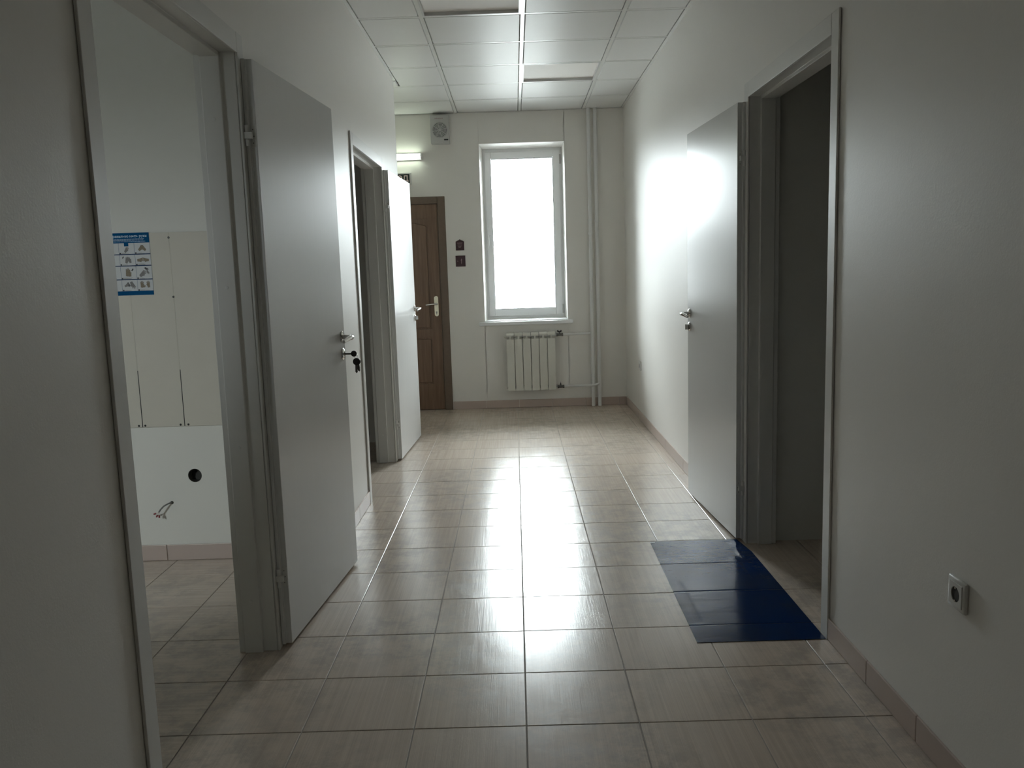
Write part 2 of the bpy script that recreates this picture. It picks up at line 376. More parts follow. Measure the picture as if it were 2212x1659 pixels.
for ri in range(len(yr)-1):
    ya, yb_ = yr[ri]+(RB if ri else 0), yr[ri+1]-(RB if ri < len(yr)-2 else 0)
    if yb_-ya < .02: continue
    for ci, (xa, xb) in enumerate(spans):
        if (ci, ri-14) in LED or (ci == 0 and ya > 6.73): continue
        k = (round(xb-xa, 3), round(yb_-ya, 3))
        if k not in proto: o = proto[k] = ceil_panel('ceiling_tile', xb-xa, yb_-ya)
        else: o = proto[k].copy(); COL.objects.link(o)
        o.location = (xa, ya, 0)
for ri in range(len(yr)-1):          # recess panels, left of the corridor line
    ya, yb_ = max(yr[ri]+RB, 6.755), yr[ri+1]-(RB if ri < len(yr)-2 else 0)
    if yb_-ya < .05: continue
    rx = [-2.48-RB]+RC+([XL+.016+RB] if yr[ri] < 6.73 else [cols[0]])
    for xa, xb in zip(rx, rx[1:]):
        o = ceil_panel('ceiling_tile', xb-xa-2*RB, yb_-ya); o.location = (xa+RB, ya, 0)
for n, ((ci, ri), lab) in enumerate((((1, -1), 'unlit square ceiling lamp nearest the camera, cut by the top frame edge'), ((2, 2), 'unlit square ceiling lamp nearer the far window, right of centre'))):
    xa, xb = spans[ci]; ya, yb_ = CY0+.6*ri+RB, CY0+.6*(ri+1)-RB
    t = thing('ceiling_light', ((xa+xb)/2, (ya+yb_)/2, H), lab, 'ceiling light', 'square recessed ceiling lamps')
    bm = BM(); e = .012
    for a, b in (((xa, ya, H-.001), (xa+e, yb_, H+.04)), ((xb-e, ya, H-.001), (xb, yb_, H+.04)), ((xa+e, ya, H-.001), (xb-e, ya+e, H+.04)), ((xa+e, yb_-e, H-.001), (xb-e, yb_, H+.04))): add_box(bm, a, b)
    obj('lamp_frame', bm, 'lampframe', t); box('diffuser', (xa+e, ya+e, H+.018), (xb-e, yb_-e, H+.024), 'diffuser', t)

# ------------------------------------------------------------ floor
bm = BM()
for (p, q), (r, t) in FOOT: add_box(bm, (p, q, -.25), (r, t, -.0025))
floor = structure(obj('floor', bm, 'grout'), 'floor of square beige ceramic tiles with fine grain')
def tile_into(bm, x, y, g=.0016, c=.0014):
    def ring(z, i): return [bm.verts.new((x+i, y+i, z)), bm.verts.new((x+TW-i, y+i, z)), bm.verts.new((x+TW-i, y+TD-i, z)), bm.verts.new((x+i, y+TD-i, z))]
    A, B, C = ring(0, g+c), ring(-.0009, g), ring(-.008, g)
    bm.faces.new(A); bm.faces.new(C[::-1])
    for P_, Q_ in ((A, B), (B, C)):
        for k in range(4): bm.faces.new((P_[k], Q_[k], Q_[(k+1) % 4], P_[(k+1) % 4]))
bm = BM(); tile_into(bm, 0, 0); t0 = obj('tile', bm, 'tile', floor); bm = BM(); tile_into(bm, 0, 0); t1 = obj('tile', bm, 'tile_x', floor)
used = [0, 0]; field = BM()
for a in range(-12, 12):
    for b in range(-15, 18):
        x, y = TX0+a*TW, TY0+b*TD; xc, yc_ = x+TW/2, y+TD/2
        if xc < LRX or xc > 4.1 or (xc < XL-.3 and yc_ < .7): continue
        hall = -3 <= a <= 3; room = a <= -4 and yc_ < 3.95
        show = (hall and b >= -2) or (-6 <= a <= -4 and -1 <= b <= 4) or (a == -4 and 7 <= b <= 11) or (a in (4, 5) and 1 <= b <= 4) or (-6 <= a <= -4 and b >= 13)
        if not show: tile_into(field, x, y); continue
        k = 1 if room else 0; src = (t0, t1)[k]
        o = src if not used[k] else src.copy()
        if used[k]: COL.objects.link(o)
        used[k] = 1; o.location = (x, y, random.uniform(-.0003, 0))
f = obj('tile_field', field, 'tile', floor); tag(f, None, None, None, 'stuff')

# ------------------------------------------------------------ baseboards (cut tiles)
SH, ST = .078, .008
def baseboard(name, label, p0, p1, nrm, step=TD, first=None):
    p0, p1, nrm = Vector(p0), Vector(p1), Vector(nrm); L_ = (p1-p0).length; u = (p1-p0).normalized()
    root = structure_root(name, p0, label); s = 0; e = first or step
    while s < L_-.001:
        e = min(e, L_); bm = BM(); g = .0012
        T = lambda p: p0+u*p[0]+nrm*p[1]+Vector((0, 0, p[2]))
        add_prism(bm, [(s+g, 0), (e-g, 0), (e-g, ST), (s+g, ST)], .001, SH, T); bevel(bm, .002, 2)
        obj('skirting_tile', bm, 'skirt', root); s = e; e += step
    return root
baseboard('baseboard_left', 'pinkish beige tile skirting on the left corridor wall between doors', (XL, 4.76, 0), (XL, 2.915, 0), (1, 0, 0))
baseboard('baseboard_left_near', 'tile skirting on the left wall in front of the first door', (XL, 1.805, 0), (XL, -2.4, 0), (1, 0, 0))
baseboard('baseboard_left_far', 'tile skirting on the left wall behind the second open door', (XL, 5.92, 0), (XL, 6.73, 0), (1, 0, 0))
baseboard('baseboard_right_near', 'pinkish beige tile skirting below the near socket on the right wall', (XR, 2.81, 0), (XR, -2.4, 0), (-1, 0, 0))
baseboard('baseboard_right', 'pinkish beige tile skirting on the right wall past the open door', (XR, 3.925, 0), (XR, YB, 0), (-1, 0, 0), step=.66, first=.76)
baseboard('baseboard_back', 'tile skirting under the window and radiator', (-.64, YB, 0), (XR-ST, YB, 0), (0, -1, 0))
baseboard('baseboard_room', 'tile skirting on the wall of the left side room', (XL-WT, RY, 0), (-2.6, RY, 0), (0, -1, 0), first=.36)

# ------------------------------------------------------------ doors
def hinge(parent, T, a, b, z, u, n):
    "white three-knuckle hinge with a leaf plate on the door edge; T maps (a,b,z)"
    h = None
    for i, (za, zb) in enumerate(((z-.034, z-.0115), (z-.011, z+.011), (z+.0115, z+.034))):
        bm = BM(); p = T((a, b, za)); q = T((a, b, zb)); add_tube(bm, [p, q], .0075, 12)
        if i == 1: # frame side arm
            add_box(bm, (a-.011, -.036, z-.0105), (a+.002, -.0098, z+.0105), T)
        if h is None: h = obj('hinge', bm, 'hinge', parent, True)
        else: obj('knuckle', bm, 'hinge', h, True)
    return h
def swing_door(name, label, T, near, far, F0, F1, key=False, capz=()):
    root = structure_root(name, T((far, 0, 0)), label)
    CZ0, CZ1, CW, CT = 2.068, 2.135, .063, .0095
    # jambs
    def jamb(s, a):
        poly = [(a+s*.014, 0), (a+s*.014, .048), (a, .048), (a, .112), (a+s*.007, .114), (a+s*.007, WT+.004), (a+s*.048, WT+.004), (a+s*.048, 0)] if s > 0 else \
               [(a-.014, 0), (a-.014, .048), (a, .048), (a, .112), (a-.007, .114), (a-.007, WT+.004), (a-.034, WT+.004), (a-.034, 0)]
        bm = BM(); add_prism(bm, poly, 0, 2.099, T); bevel(bm, .0015, 1); return obj('jamb', bm, 'frame', root)
    jamb(-1, near); J = jamb(1, far)
    bm = BM(); TT = lambda p: T((p[2], p[1], p[0]))
    add_prism(bm, [(2.070, 0), (2.070, .048), (2.056, .048), (2.056, .112), (2.063, .114), (2.063, WT+.004), (2.099, WT+.004), (2.099, 0)], near-.034, far+.048, TT); bevel(bm, .0015, 1)
    obj('frame_head', bm, 'frame', root)
    # casings
    for a0, a1, z0, z1 in ((near-.002-CW, near-.002, 0, CZ1), (far+.014, far+.014+CW, 0, CZ1), (near-.002, far+.014, CZ0, CZ1)):
        bm = BM(); add_box(bm, (a0+.0004, -CT, z0), (a1-.0004, -.0016, z1), T); bevel(bm, .002, 2); obj('casing', bm, 'frame', root)
    # leaf
    f0, f1 = Vector(F0), Vector(F1); u = (f1-f0).normalized(); n = Vector((u.y, -u.x))
    if n.y > 0: n = -n                      # n points to the corridor (negative b)
    t, lip, lt = .033, .013, .012
    Pp = lambda s, d: tuple(f0+u*s-n*d)
    Ln = (f1-f0).length
    bm = BM(); add_prism(bm, [Pp(0, 0), Pp(Ln, 0), Pp(Ln, t-lt), Pp(Ln+lip, t-lt), Pp(Ln+lip, t), Pp(-lip, t), Pp(-lip, t-lt), Pp(0, t-lt)], .012, 2.055, T)
    bevel(bm, .0012, 1); leaf = obj('door_leaf', bm, 'leaf', root)
    n3 = (T((n.x, n.y, 0))-T((0, 0, 0))).normalized(); u3 = (T((u.x, u.y, 0))-T((0, 0, 0))).normalized()
    W = lambda s, d, z: T((*(f0+u*s+n*d), z))
    for z in (.265, 1.805):
        hp = Vector(Pp(-.012, t-.006)); hinge(root, T, hp.x-.006, hp.y, z, u, n)
        bm = BM(); TTT = lambda p: T((*(f0+u*p[0]-n*p[1]), p[2]))
        add_box(bm, (-.0015, .002, z-.036), (.001, t-lt-.0005, z+.036), TTT); bevel(bm, .001, 1); pl = obj('hinge_plate', bm, 'hinge', leaf)
    for z in (.265, 1.805):
        for dz in (-.022, 0, .022):
            bm = BM(); add_disc_stack(bm, T((*(f0+u*-.0012-n*(.012 if dz else .009)), z+dz)), -u3, [(0, .0022), (.0009, .0022)], 8)
            obj('screw', bm, 'grille', leaf)
    # lever handle
    s = Ln-.045; z = 1.064
    bm = BM(); add_disc_stack(bm, W(s, 0, z), n3, [(0, .026), (.004, .026), (.008, .022), (.009, .012)], 28); add_tube(bm, [W(s, .008, z), W(s, .03, z), W(s, .042, z)], [.010, .009, .009], 14)
    pts = [W(s+.004, .044, z), W(s-.012, .049, z-.001), W(s-.04, .049, z-.003), W(s-.075, .046, z-.007), W(s-.11, .042, z-.014)]
    add_tube(bm, pts, [.0095, .0115, .0105, .0095, .007], 12); obj('door_handle', bm, 'steel', leaf, True)
    zl = .988; bm = BM(); add_disc_stack(bm, W(s, 0, zl), n3, [(0, .026), (.004, .026), (.008, .021), (.009, .012)], 28)
    if not key:
        TTT = lambda p: W(s+p[0], p[1], p[2]); add_box(bm, (-.006, .008, zl-.016), (.006, .026, zl+.014), TTT); bm.normal_update()
    else: add_disc_stack(bm, W(s, .008, zl), n3, [(0, .010), (.003, .009)], 16)
    obj('lock_rosette', bm, 'steel', leaf, True)
    box_T = lambda p: W(Ln+p[0], -p[1], p[2])
    bm = BM(); add_box(bm, (-.0005, .005, .93), (.0008, .018, 1.11), box_T); obj('lock_plate', bm, 'steel', leaf)
    for cz in capz:
        bm = BM(); add_disc_stack(bm, T((far, .078, cz)), T((-1, 0, 0))-T((0, 0, 0)), [(-.001, .006), (.001, .0055), (.0018, .003)], 14); obj('screw_cap', bm, 'plastic', J, True)
    return W, s, n3, u3
W1, s1, n1, u1 = swing_door('door_1', 'open white door nearest on the left, keys hanging in its lock', TL, D1['near'], D1['far'], (2.878, -.0455), (3.747, -.121), True, (1.857, 1.305, .751, .193))
swing_door('door_2', 'second open white door on the left, beside the brown door', TL, D2['near'], D2['far'], (5.905, -.0435), (6.782, -.084), False, (1.86, 1.3, .75, .2))
swing_door('door_3', 'open white door on the right beside the blue mat', TR, D3['near'], D3['far'], (3.905, -.0425), (4.779, -.091), False, ())
# keys in the first door
t = thing('key_bunch', W1(s1, .01, .988), 'black-headed keys hanging on a ring from the lock of the near left door', 'keys')
def key_mesh(c, along, flat, head=.0145, blade=.026, bw=.004):
    "flat key: round head centred at c, blade along 'along', lying in the plane of along and flat"
    bm = BM(); c = Vector(c); al = Vector(along).normalized(); fl = Vector(flat).normalized(); nr = al.cross(fl)
    add_disc_stack(bm, c-nr*.0016, nr, [(0, head*.94), (.0006, head), (.0026, head), (.0032, head*.94)], 22)
    return bm
zk = .988; zv = Vector((0, 0, 1))
h1 = W1(s1, .052, zk)
k1 = obj('key', key_mesh(h1, n1, zv, .0135), 'black', t)
bm = BM(); q0 = W1(s1, .010, zk); add_prism(bm, [(0, -.0035), (.03, -.0035), (.03, .0035), (0, .0035)], -.0012, .0012, lambda p: Vector(q0)+n1*p[0]+zv*p[1]+u1*p[2]); obj('key_blade', bm, 'keymetal', k1)
for j, (dx, ang, dz, hr) in enumerate(((.062, -.03, -.036, .0165), (.064, .16, -.036, .0155))):
    hc = Vector(W1(s1+.004*j, dx, zk+dz)); dr = (-zv+n1*ang).normalized()
    k = obj('key', key_mesh(hc, dr, n1, hr), 'black', t)
    bm = BM(); sd = dr.cross(u1).normalized()
    add_prism(bm, [(.012, -.006), (.046-.006*j, -.006), (.052-.006*j, 0), (.046-.006*j, .0045), (.036, .0035), (.03, .0055), (.012, .0055)], -.0012, .0012, lambda p: hc+dr*p[0]+sd*p[1]+u1*(p[2]+.003*j)); obj('key_blade', bm, 'keymetal', k)
bm = BM(); rc = Vector(W1(s1, .061, zk-.0125)); add_tube(bm, [rc+(n1*math.cos(a)*.006+zv*math.sin(a)*.0125) for a in [2*math.pi*i/20 for i in range(21)]], .0008, 6, False); obj('key_ring', bm, 'steel', t, True)

# brown door in the back wall
d4 = structure_root('door_4', (-.695, YB, 0), 'closed brown wood-veneer door in the end wall beside the window')
bm = BM()
for a, b in (((-.713, YB-.013, 0), (-.643, YB-.0005, 2.068)), ((-1.6, YB-.013, 0), (-1.53, YB-.0005, 2.068)), ((-1.53, YB-.013, 2.0), (-.713, YB-.0005, 2.068))):
    bm = BM(); add_box(bm, a, b); bevel(bm, .003, 2); obj('casing', bm, 'woodframe', d4)
for a, b in (((-.7195, YB, 0), (-.6955, YB+.12, 2.018)), ((-1.544, YB, 0), (-1.52, YB+.12, 2.018)), ((-1.52, YB, 2.0), (-.7195, YB+.12, 2.018))): box('jamb', a, b, 'woodframe', d4)
bm = BM(); LX0, LX1, LZ0, LZ1 = -1.517, -.7225, .006, 1.997; YF = YB+.006
add_box(bm, (LX0, YF+.013, LZ0), (LX1, YF+.043, LZ1))
pn = [(LX0+.10, LX1-.095, .26, .72), (LX0+.10, LX1-.095, .80, 1.86)]
for a, b in (((LX0, YF, LZ0), (LX0+.10, YF+.014, LZ1)), ((LX1-.095, YF, LZ0), (LX1, YF+.014, LZ1)), ((LX0+.1, YF, LZ0), (LX1-.095, YF+.014, .26)), ((LX0+.1, YF, .72), (LX1-.095, YF+.014, .80)), ((LX0+.1, YF, 1.86), (LX1-.095, YF+.014, LZ1))): add_box(bm, a, b)
leaf4 = obj('door_leaf', bm, 'wood', d4)
for (xa, xb, za, zb), arch in zip(pn, (0, .05)):
    bm = BM(); e = .016; xm = (xa+xb)/2
    poly = [(xa+e, za+e), (xb-e, za+e), (xb-e, zb-e-arch)]+([(xb-e-(xb-xa-2*e)*i/10, zb-e-arch+arch*math.sin(math.pi*i/10)) for i in range(1, 10)] if arch else [])+[(xa+e, zb-e-arch)]
    add_prism(bm, poly, YF+.001, YF+.0135, lambda p: Vector((p[0], p[2], p[1]))); bevel(bm, .004, 1, .9); obj('door_panel', bm, 'wood', leaf4)
bm = BM(); n = 12; hw, z0, z1, xc = .0205, .924, 1.122, -.766
poly = [(xc+hw*math.cos(a), z1-hw+hw*math.sin(a)) for a in [math.pi*i/n for i in range(n+1)]]+[(xc+hw*math.cos(a), z0+hw+hw*math.sin(a)) for a in [math.pi+math.pi*i/n for i in range(n+1)]]
add_prism(bm, poly, YF-.006, YF, lambda p: Vector((p[0], p[2], p[1]))); bevel(bm, .0015, 1); hp = obj('handle_plate', bm, 'brass', leaf4)
bm = BM(); add_tube(bm, [(xc+.004, YF-.006, 1.045), (xc+.004, YF-.045, 1.045)], .010, 14); add_tube(bm, [(xc+.012, YF-.048, 1.045), (xc-.04, YF-.05, 1.043), (xc-.098, YF-.048, 1.036)], [.009, .0085, .008], 10); obj('lever', bm, 'steel', leaf4, True)
bm = BM(); add_disc_stack(bm, (xc, YF-.0058, .965), (0, -1, 0), [(0, .008), (.006, .008)], 16); add_box(bm, (xc-.0035, YF-.0105, .944), (xc+.0035, YF-.005, .965)); obj('lock_cylinder', bm, 'darkmetal', leaf4)
for z in (1.111, .936): bm = BM(); add_disc_stack(bm, (xc, YF-.0058, z), (0, -1, 0), [(0, .0035), (.001, .0035)], 10); obj('screw', bm, 'grille', leaf4)

# ------------------------------------------------------------ window in the back wall
win = structure_root('window_1', (.11, WY, .87), 'white framed window blazing with daylight in the end wall')
X0, X1, Z0, Z1 = WIN2; FY = WY
def ring_boxes(bm, xa, xb, za, zb, wd, ya, yb):
    wl, wr, wb, wt = wd
    for a, b in (((xa, ya, za), (xa+wl, yb, zb)), ((xb-wr, ya, za), (xb, yb, zb)), ((xa+wl, ya, za), (xb-wr, yb, za+wb)), ((xa+wl, ya, zb-wt), (xb-wr, yb, zb))): add_box(bm, a, b)
bm = BM(); ring_boxes(bm, X0-.03, X1+.03, Z0-.03, Z1+.03, (.07, .07, .07, .07), FY, FY+.06); obj('window_frame', bm, 'pvc', win)
SX0, SX1, SZ0, SZ1 = -.258, .480, .889, 2.506; GX0, GX1, GZ0, GZ1 = -.200, .414, .961, 2.440
bm = BM(); ring_boxes(bm, SX0, SX1, SZ0, SZ1, (GX0-SX0, SX1-GX1, GZ0-SZ0, SZ1-GZ1), FY-.016, FY-.0005); bevel(bm, .004, 2); sash = obj('sash', bm, 'pvc', win)
bm = BM(); ring_boxes(bm, GX0, GX1, GZ0, GZ1, (.004,)*4, FY-.010, FY+.03); obj('gasket', bm, 'gasket', sash)
box('pane', (GX0, FY+.012, GZ0), (GX1, FY+.016, GZ1), 'glass', win)
bm = BM(); hx = -.236; add_box(bm, (hx-.014, FY-.024, 1.655), (hx+.014, FY-.0165, 1.725)); add_tube(bm, [(hx, FY-.024, 1.69), (hx, FY-.05, 1.69)], .009, 10)
add_tube(bm, [(hx, FY-.052, 1.70), (hx-.003, FY-.055, 1.64), (hx-.006, FY-.055, 1.575)], [.011, .010, .008], 10); obj('window_handle', bm, 'pvc', sash, True)
for z in (2.42, .95):
    bm = BM(); add_tube(bm, [(SX1+.006, FY-.012, z-.045), (SX1+.006, FY-.012, z+.045)], .0075, 10); add_box(bm, (SX1-.002, FY-.01, z-.02), (SX1+.006, FY-.004, z+.045)); obj('hinge', bm, 'greyplastic', sash, True)
bm = BM(); add_box(bm, (-.298, YB-.001, .8505), (.511, FY+.0, .8625)); add_box(bm, (-.356, YB-.045, .818), (.562, YB-.0005, .853)); bevel(bm, .006, 2); obj('window_sill', bm, 'pvc', win)

# ------------------------------------------------------------ radiator and pipes
rad = thing('radiator', (.142, 8.08, .18), 'cream white six-section radiator hanging under the window', 'radiator')
RX0, PW, RF = -.097, .0795, 8.035
for k in range(6):
    xa = RX0+k*PW+.003; xb = RX0+(k+1)*PW-.003; bm = BM()
    add_box(bm, (xa, RF, .18), (xb, RF+.012, .684))
    add_box(bm, ((xa+xb)/2-.008, RF+.002, .684), ((xa+xb)/2+.008, RF+.05, .712))
    TP = lambda p: Vector((p[2], RF+p[0], p[1]))
    arc = [(.028-.026*math.cos(a), .718+.027*math.sin(a)) for a in [i*math.pi/2/6 for i in range(7)]]
    add_prism(bm, [(.002, .712)]+arc+[(.07, .745), (.07, .712)], xa, xb, TP)
    add_box(bm, (xa+.004, RF+.03, .20), (xb-.004, RF+.036, .70)); add_box(bm, ((xa+xb)/2-.012, RF+.012, .19), ((xa+xb)/2+.012, RF+.06, .69))
    obj('radiator_section', bm, 'rad', rad)
for z in (.708, .21): bm = BM(); add_tube(bm, [(RX0-.004, RF+.045, z), (RX0+6*PW+.012, RF+.045, z)], .012, 12); obj('collector', bm, 'greyplastic', rad, True)
bm = BM(); add_disc_stack(bm, (RX0+.001, RF+.045, .705), (-1, 0, 0), [(0, .018), (.008, .018), (.009, .011), (.02, .011)], 6); obj('end_plug', bm, 'rad', rad)
for x in (.02, .26): box('bracket', (x, RF+.05, .66), (x+.02, YB, .69), 'greyplastic', rad)
for z, top in ((.712, True), (.203, False)):
    bm = BM(); x = RX0+6*PW+.012; y = RF+.045
    add_tube(bm, [(x, y, z), (x+.012, y, z), (x+.013, y, z), (x+.05, y, z), (x+.051, y, z), (x+.066, y, z)], [.017, .017, .013, .013, .016, .016], 10); add_tube(bm, [(x+.03, y, z), (x+.03, y, z+.024)], .008, 10); v = obj('valve', bm, 'darkmetal', rad, True)
    bm = BM()
    if top: add_prism(bm, [(-.022, .014), (-.016, .018), (-.004, .006), (.004, .006), (.016, .018), (.022, .014), (.02, -.002), (.006, -.005), (-.006, -.005), (-.02, -.002)], -.004, .004, lambda p: Vector((x+.03+p[0], y+p[2], z+.028+p[1])))
    else: add_prism(bm, [(-.008, 0), (.008, 0), (.004, .012), (.001, .03), (-.002, .012)], -.004, .004, lambda p: Vector((x+.03+p[0], y+p[2], z+.02+p[1])))
    obj('valve_handle', bm, 'black', v)
pp = thing('heating_pipes', (.773, 8.08, 0), 'pair of white heating pipes rising to the ceiling in the corner', 'pipes')
PY = 8.085
for x in (.742, .804):
    bm = BM(); add_tube(bm, [(x, PY, .0005), (x, PY, H-.001)], .0175, 18, True); obj('riser', bm, 'pipe', pp, True)
for x, z in ((.742, 1.67), (.804, 1.79)):
    bm = BM(); add_disc_stack(bm, (x, PY, z-.012), (0, 0, 1), [(0, .0185), (.003, .0225), (.021, .0225), (.024, .0185)], 16); obj('coupling', bm, 'pipe', pp, True)
    box('pipe_clip', (x-.006, PY+.015, z-.008), (x+.006, YB-.0005, z+.008), 'pipe', pp)
x = RX0+6*PW+.012+.067
bm = BM(); add_tube(bm, [(x, 8.08, .712), (x+.1, 8.08, .713), (.74, PY, .718)], .0115, 12); obj('branch', bm, 'pipe', pp, True)
bm = BM(); add_tube(bm, [(x, 8.08, .203), (x+.1, 8.075, .205), (.70, 8.055, .209), (.755, 8.05, .211), (.785, 8.06, .219), (.804, PY, .232)], .0115, 12); obj('branch', bm, 'pipe', pp, True)

# ------------------------------------------------------------ fan, lamp, signs on the back wall
fan = thing('extractor_fan', (-.654, YB, 2.545), 'white boxy wall fan with a round grille under the ceiling', 'fan')
FX0, FX1, FZ0, FZ1, FF = -.742, -.568, 2.547, 2.806, YB-.098
bm = BM(); add_box(bm, (FX0, FF, FZ0), (FX1, YB-.001, FZ1)); bevel(bm, .006, 3); obj('fan_body', bm, 'greyplastic', fan)
fc = Vector((-.654, FF, 2.668))
bm = BM(); add_disc_stack(bm, fc+Vector((0, -.0004, 0)), (0, -1, 0), [(0, .072), (.0006, .072)], 40); gr = obj('grille', bm, 'grille', fan)
bm = BM()
for r in (.012, .023, .034, .045, .056, .068):
    add_tube(bm, [fc+Vector((r*math.cos(a), -.003, r*math.sin(a))) for a in [2*math.pi*i/36 for i in range(37)]], .0032, 6, False)
add_disc_stack(bm, fc+Vector((0, -.001, 0)), (0, -1, 0), [(0, .012), (.004, .011)], 20)
for k in range(8):
    a = math.pi*k/4+.2; dv = Vector((math.cos(a), 0, math.sin(a))); add_tube(bm, [fc+dv*.01+Vector((0, -.003, 0)), fc+dv*.07+Vector((0, -.003, 0))], .003, 6)
tag(obj('grille_rings', bm, 'greyplastic', gr, True), kind='stuff')
box('rating_plate', (-.617, FF-.001, 2.572), (-.578, FF+.001, 2.584), 'black', fan)
bm = BM()
for i in range(9): add_box(bm, (-.699+i*.0088, FF-.0008, 2.768), (-.6935+i*.0088, FF+.0005, 2.768+.006+.003*((i*7) % 3)/2))
tag(obj('faded_lettering', bm, 'signtext', fan), kind='stuff')
lamp = thing('emergency_light', (-1.03, YB, 2.44), 'lit greenish white emergency lamp bar above the exit sign', 'lamp')
box('lamp_base', (-1.24, YB-.02, 2.412), (-.832, YB-.001, 2.474), 'plastic', lamp, .003)
bm = BM(); TP = lambda p: Vector((p[2], YB+p[0], p[1]))
arc = [(-.0205-.042*math.sin(a), 2.443-.027*math.cos(a)) for a in [math.pi*i/8 for i in range(9)]]
add_prism(bm, arc, -1.225, -.852, TP); obj('diffuser', bm, 'bulb', lamp)
bm = BM(); add_prism(bm, [(p, 2.443+(q-2.443)*1.06) for p, q in arc], -.8518, -.838, TP); obj('end_cap', bm, 'plastic', lamp)
ex = thing('exit_sign', (-1.09, YB, 2.18), 'dark exit sign half hidden behind the second open door', 'sign')
box('sign_body', (-1.262, YB-.024, 2.186), (-.947, YB-.001, 2.297), 'plastic', ex, .003)
box('sign_face', (-1.245, YB-.0255, 2.2), (-.966, YB-.0235, 2.284), 'signdark', ex)
def onback(cx, cz, hgt, y, wmax=None):
    def f(co, e):
        s = hgt/(e[3]-e[2]); sx = s if wmax is None else wmax/(e[1]-e[0])
        return Vector((cx+(co.x-(e[0]+e[1])/2)*sx, y-co.z, cz+(co.y-(e[2]+e[3])/2)*s))
    return f
obj('lettering', text_mesh('ВЫХОД', .1, onback(-1.1065, 2.240, .066, YB-.0262, .258), .0007, .003), 'signletter', ex)
s1_ = thing('door_plaque', (-.513, YB, 1.55), 'maroon plaque with an arched top, the upper of two by the brown door', 'sign', 'maroon door plaques')
bm = BM(); n = 10; xa, xb, zb = -.554, -.473, 1.636
poly = [(xa, 1.552), (xb, 1.552), (xb, zb)]+[(xb-(xb-xa)*i/n, zb+.014*math.sin(math.pi*i/n)) for i in range(1, n)]+[(xa, zb)]
add_prism(bm, poly, YB-.009, YB-.0005, lambda p: Vector((p[0], p[2], p[1]))); bevel(bm, .0015, 1); obj('plate', bm, 'maroon', s1_)
bm = BM()
for i, (z, wd) in enumerate(((1.622, .058), (1.611, .044), (1.595, .046), (1.586, .034), (1.578, .022))):
    k = int(wd/.0062)
    for j in range(k): add_box(bm, (-.513-wd/2+j*.0062, YB-.0097, z-.0022), (-.513-wd/2+j*.0062+.0046, YB-.0088, z+.0026))
tag(obj('small_print', bm, 'signtext', s1_), kind='stuff')
bm = BM(); add_disc_stack(bm, (-.5135, YB-.008, 1.652), (0, -1, 0), [(0, .006), (.002, .005)], 12); obj('emblem', bm, 'maroon', s1_)
s2_ = thing('door_plaque', (-.513, YB, 1.395), 'square maroon plaque with a pale pictogram, the lower of two by the brown door', 'sign', 'maroon door plaques')
box('plate', (-.560, YB-.008, 1.397), (-.466, YB-.0005, 1.501), 'maroon', s2_, .0015)
bm = BM(); ring_boxes(bm, -.560, -.466, 1.397, 1.501, (.006,)*4, YB-.0105, YB-.0075); obj('rim', bm, 'maroon', s2_)
bm = BM(); T3 = lambda p: Vector((p[0], p[2], p[1]))
add_prism(bm, [(-.512, 1.458), (-.507, 1.462), (-.506, 1.471), (-.501, 1.472), (-.499, 1.462), (-.502, 1.452), (-.503, 1.430), (-.506, 1.418), (-.508, 1.435), (-.507, 1.451)], YB-.0088, YB-.0078, T3)
add_prism(bm, [(-.545, 1.455), (-.538, 1.452), (-.536, 1.444), (-.541, 1.443), (-.543, 1.449)], YB-.0088, YB-.0078, T3); obj('pictogram', bm, 'signtext', s2_)

# ------------------------------------------------------------ sockets
def socket(y, z, label):
    t = thing('wall_socket', (XR, y, z), label, 'socket', 'wall sockets'); T = lambda p: Vector((XR-p[1], y+p[0], z+p[2])); h = .0405
    bm = BM(); add_prism(bm, [(-h, -h), (h, -h), (h, h), (-h, h)], .0005, .011, lambda p: T((p[0], p[2], p[1]))); bevel(bm, .006, 3, 1.); obj('socket_frame', bm, 'plastic', t, True)
    bm = BM(); n = 32; R = .0195; h2 = .0285
    A = [T((R*math.cos(2*math.pi*k/n), .0135, R*math.sin(2*math.pi*k/n))) for k in range(n)]
    def sq(k):
        c, s = math.cos(2*math.pi*k/n), math.sin(2*math.pi*k/n); m = max(abs(c), abs(s)); return c/m*h2, s/m*h2
    Av = [bm.verts.new(p) for p in A]; B = [bm.verts.new(T((sq(k)[0], .0135, sq(k)[1]))) for k in range(n)]; C = [bm.verts.new(T((sq(k)[0]*1.02, .0105, sq(k)[1]*1.02))) for k in range(n)]
    D = [bm.verts.new(T((R*math.cos(2*math.pi*k/n), .0112, R*math.sin(2*math.pi*k/n)))) for k in range(n)]
    for k in range(n):
        j = (k+1) % n; bm.faces.new((Av[k], Av[j], B[j], B[k])); bm.faces.new((B[k], B[j], C[j], C[k])); bm.faces.new((Av[k], Av[j], D[j], D[k]))
    obj('face_plate', bm, 'plastic', t)
    bm = BM(); add_disc_stack(bm, T((0, .0111, 0)), (-1, 0, 0), [(0, .0194), (.0003, .0194)], 32); well = obj('socket_well', bm, 'hole', t)
    for k in (-1, 1):
        bm = BM(); add_box(bm, (-.0025, .0112, k*.0165-.0025), (.0025, .0140, k*.0165+.0025), T); obj('earth_clip', bm, 'steel', well)
        bm = BM(); add_disc_stack(bm, T((k*.0095, .0113, 0)), (-1, 0, 0), [(0, .0025), (.0004, .0025)], 10); obj('pin_hole', bm, 'black', well)
socket(1.972, .502, 'white wall socket near the camera, low on the right wall')
socket(7.212, .484, 'tiny white wall socket on the right wall near the far corner')

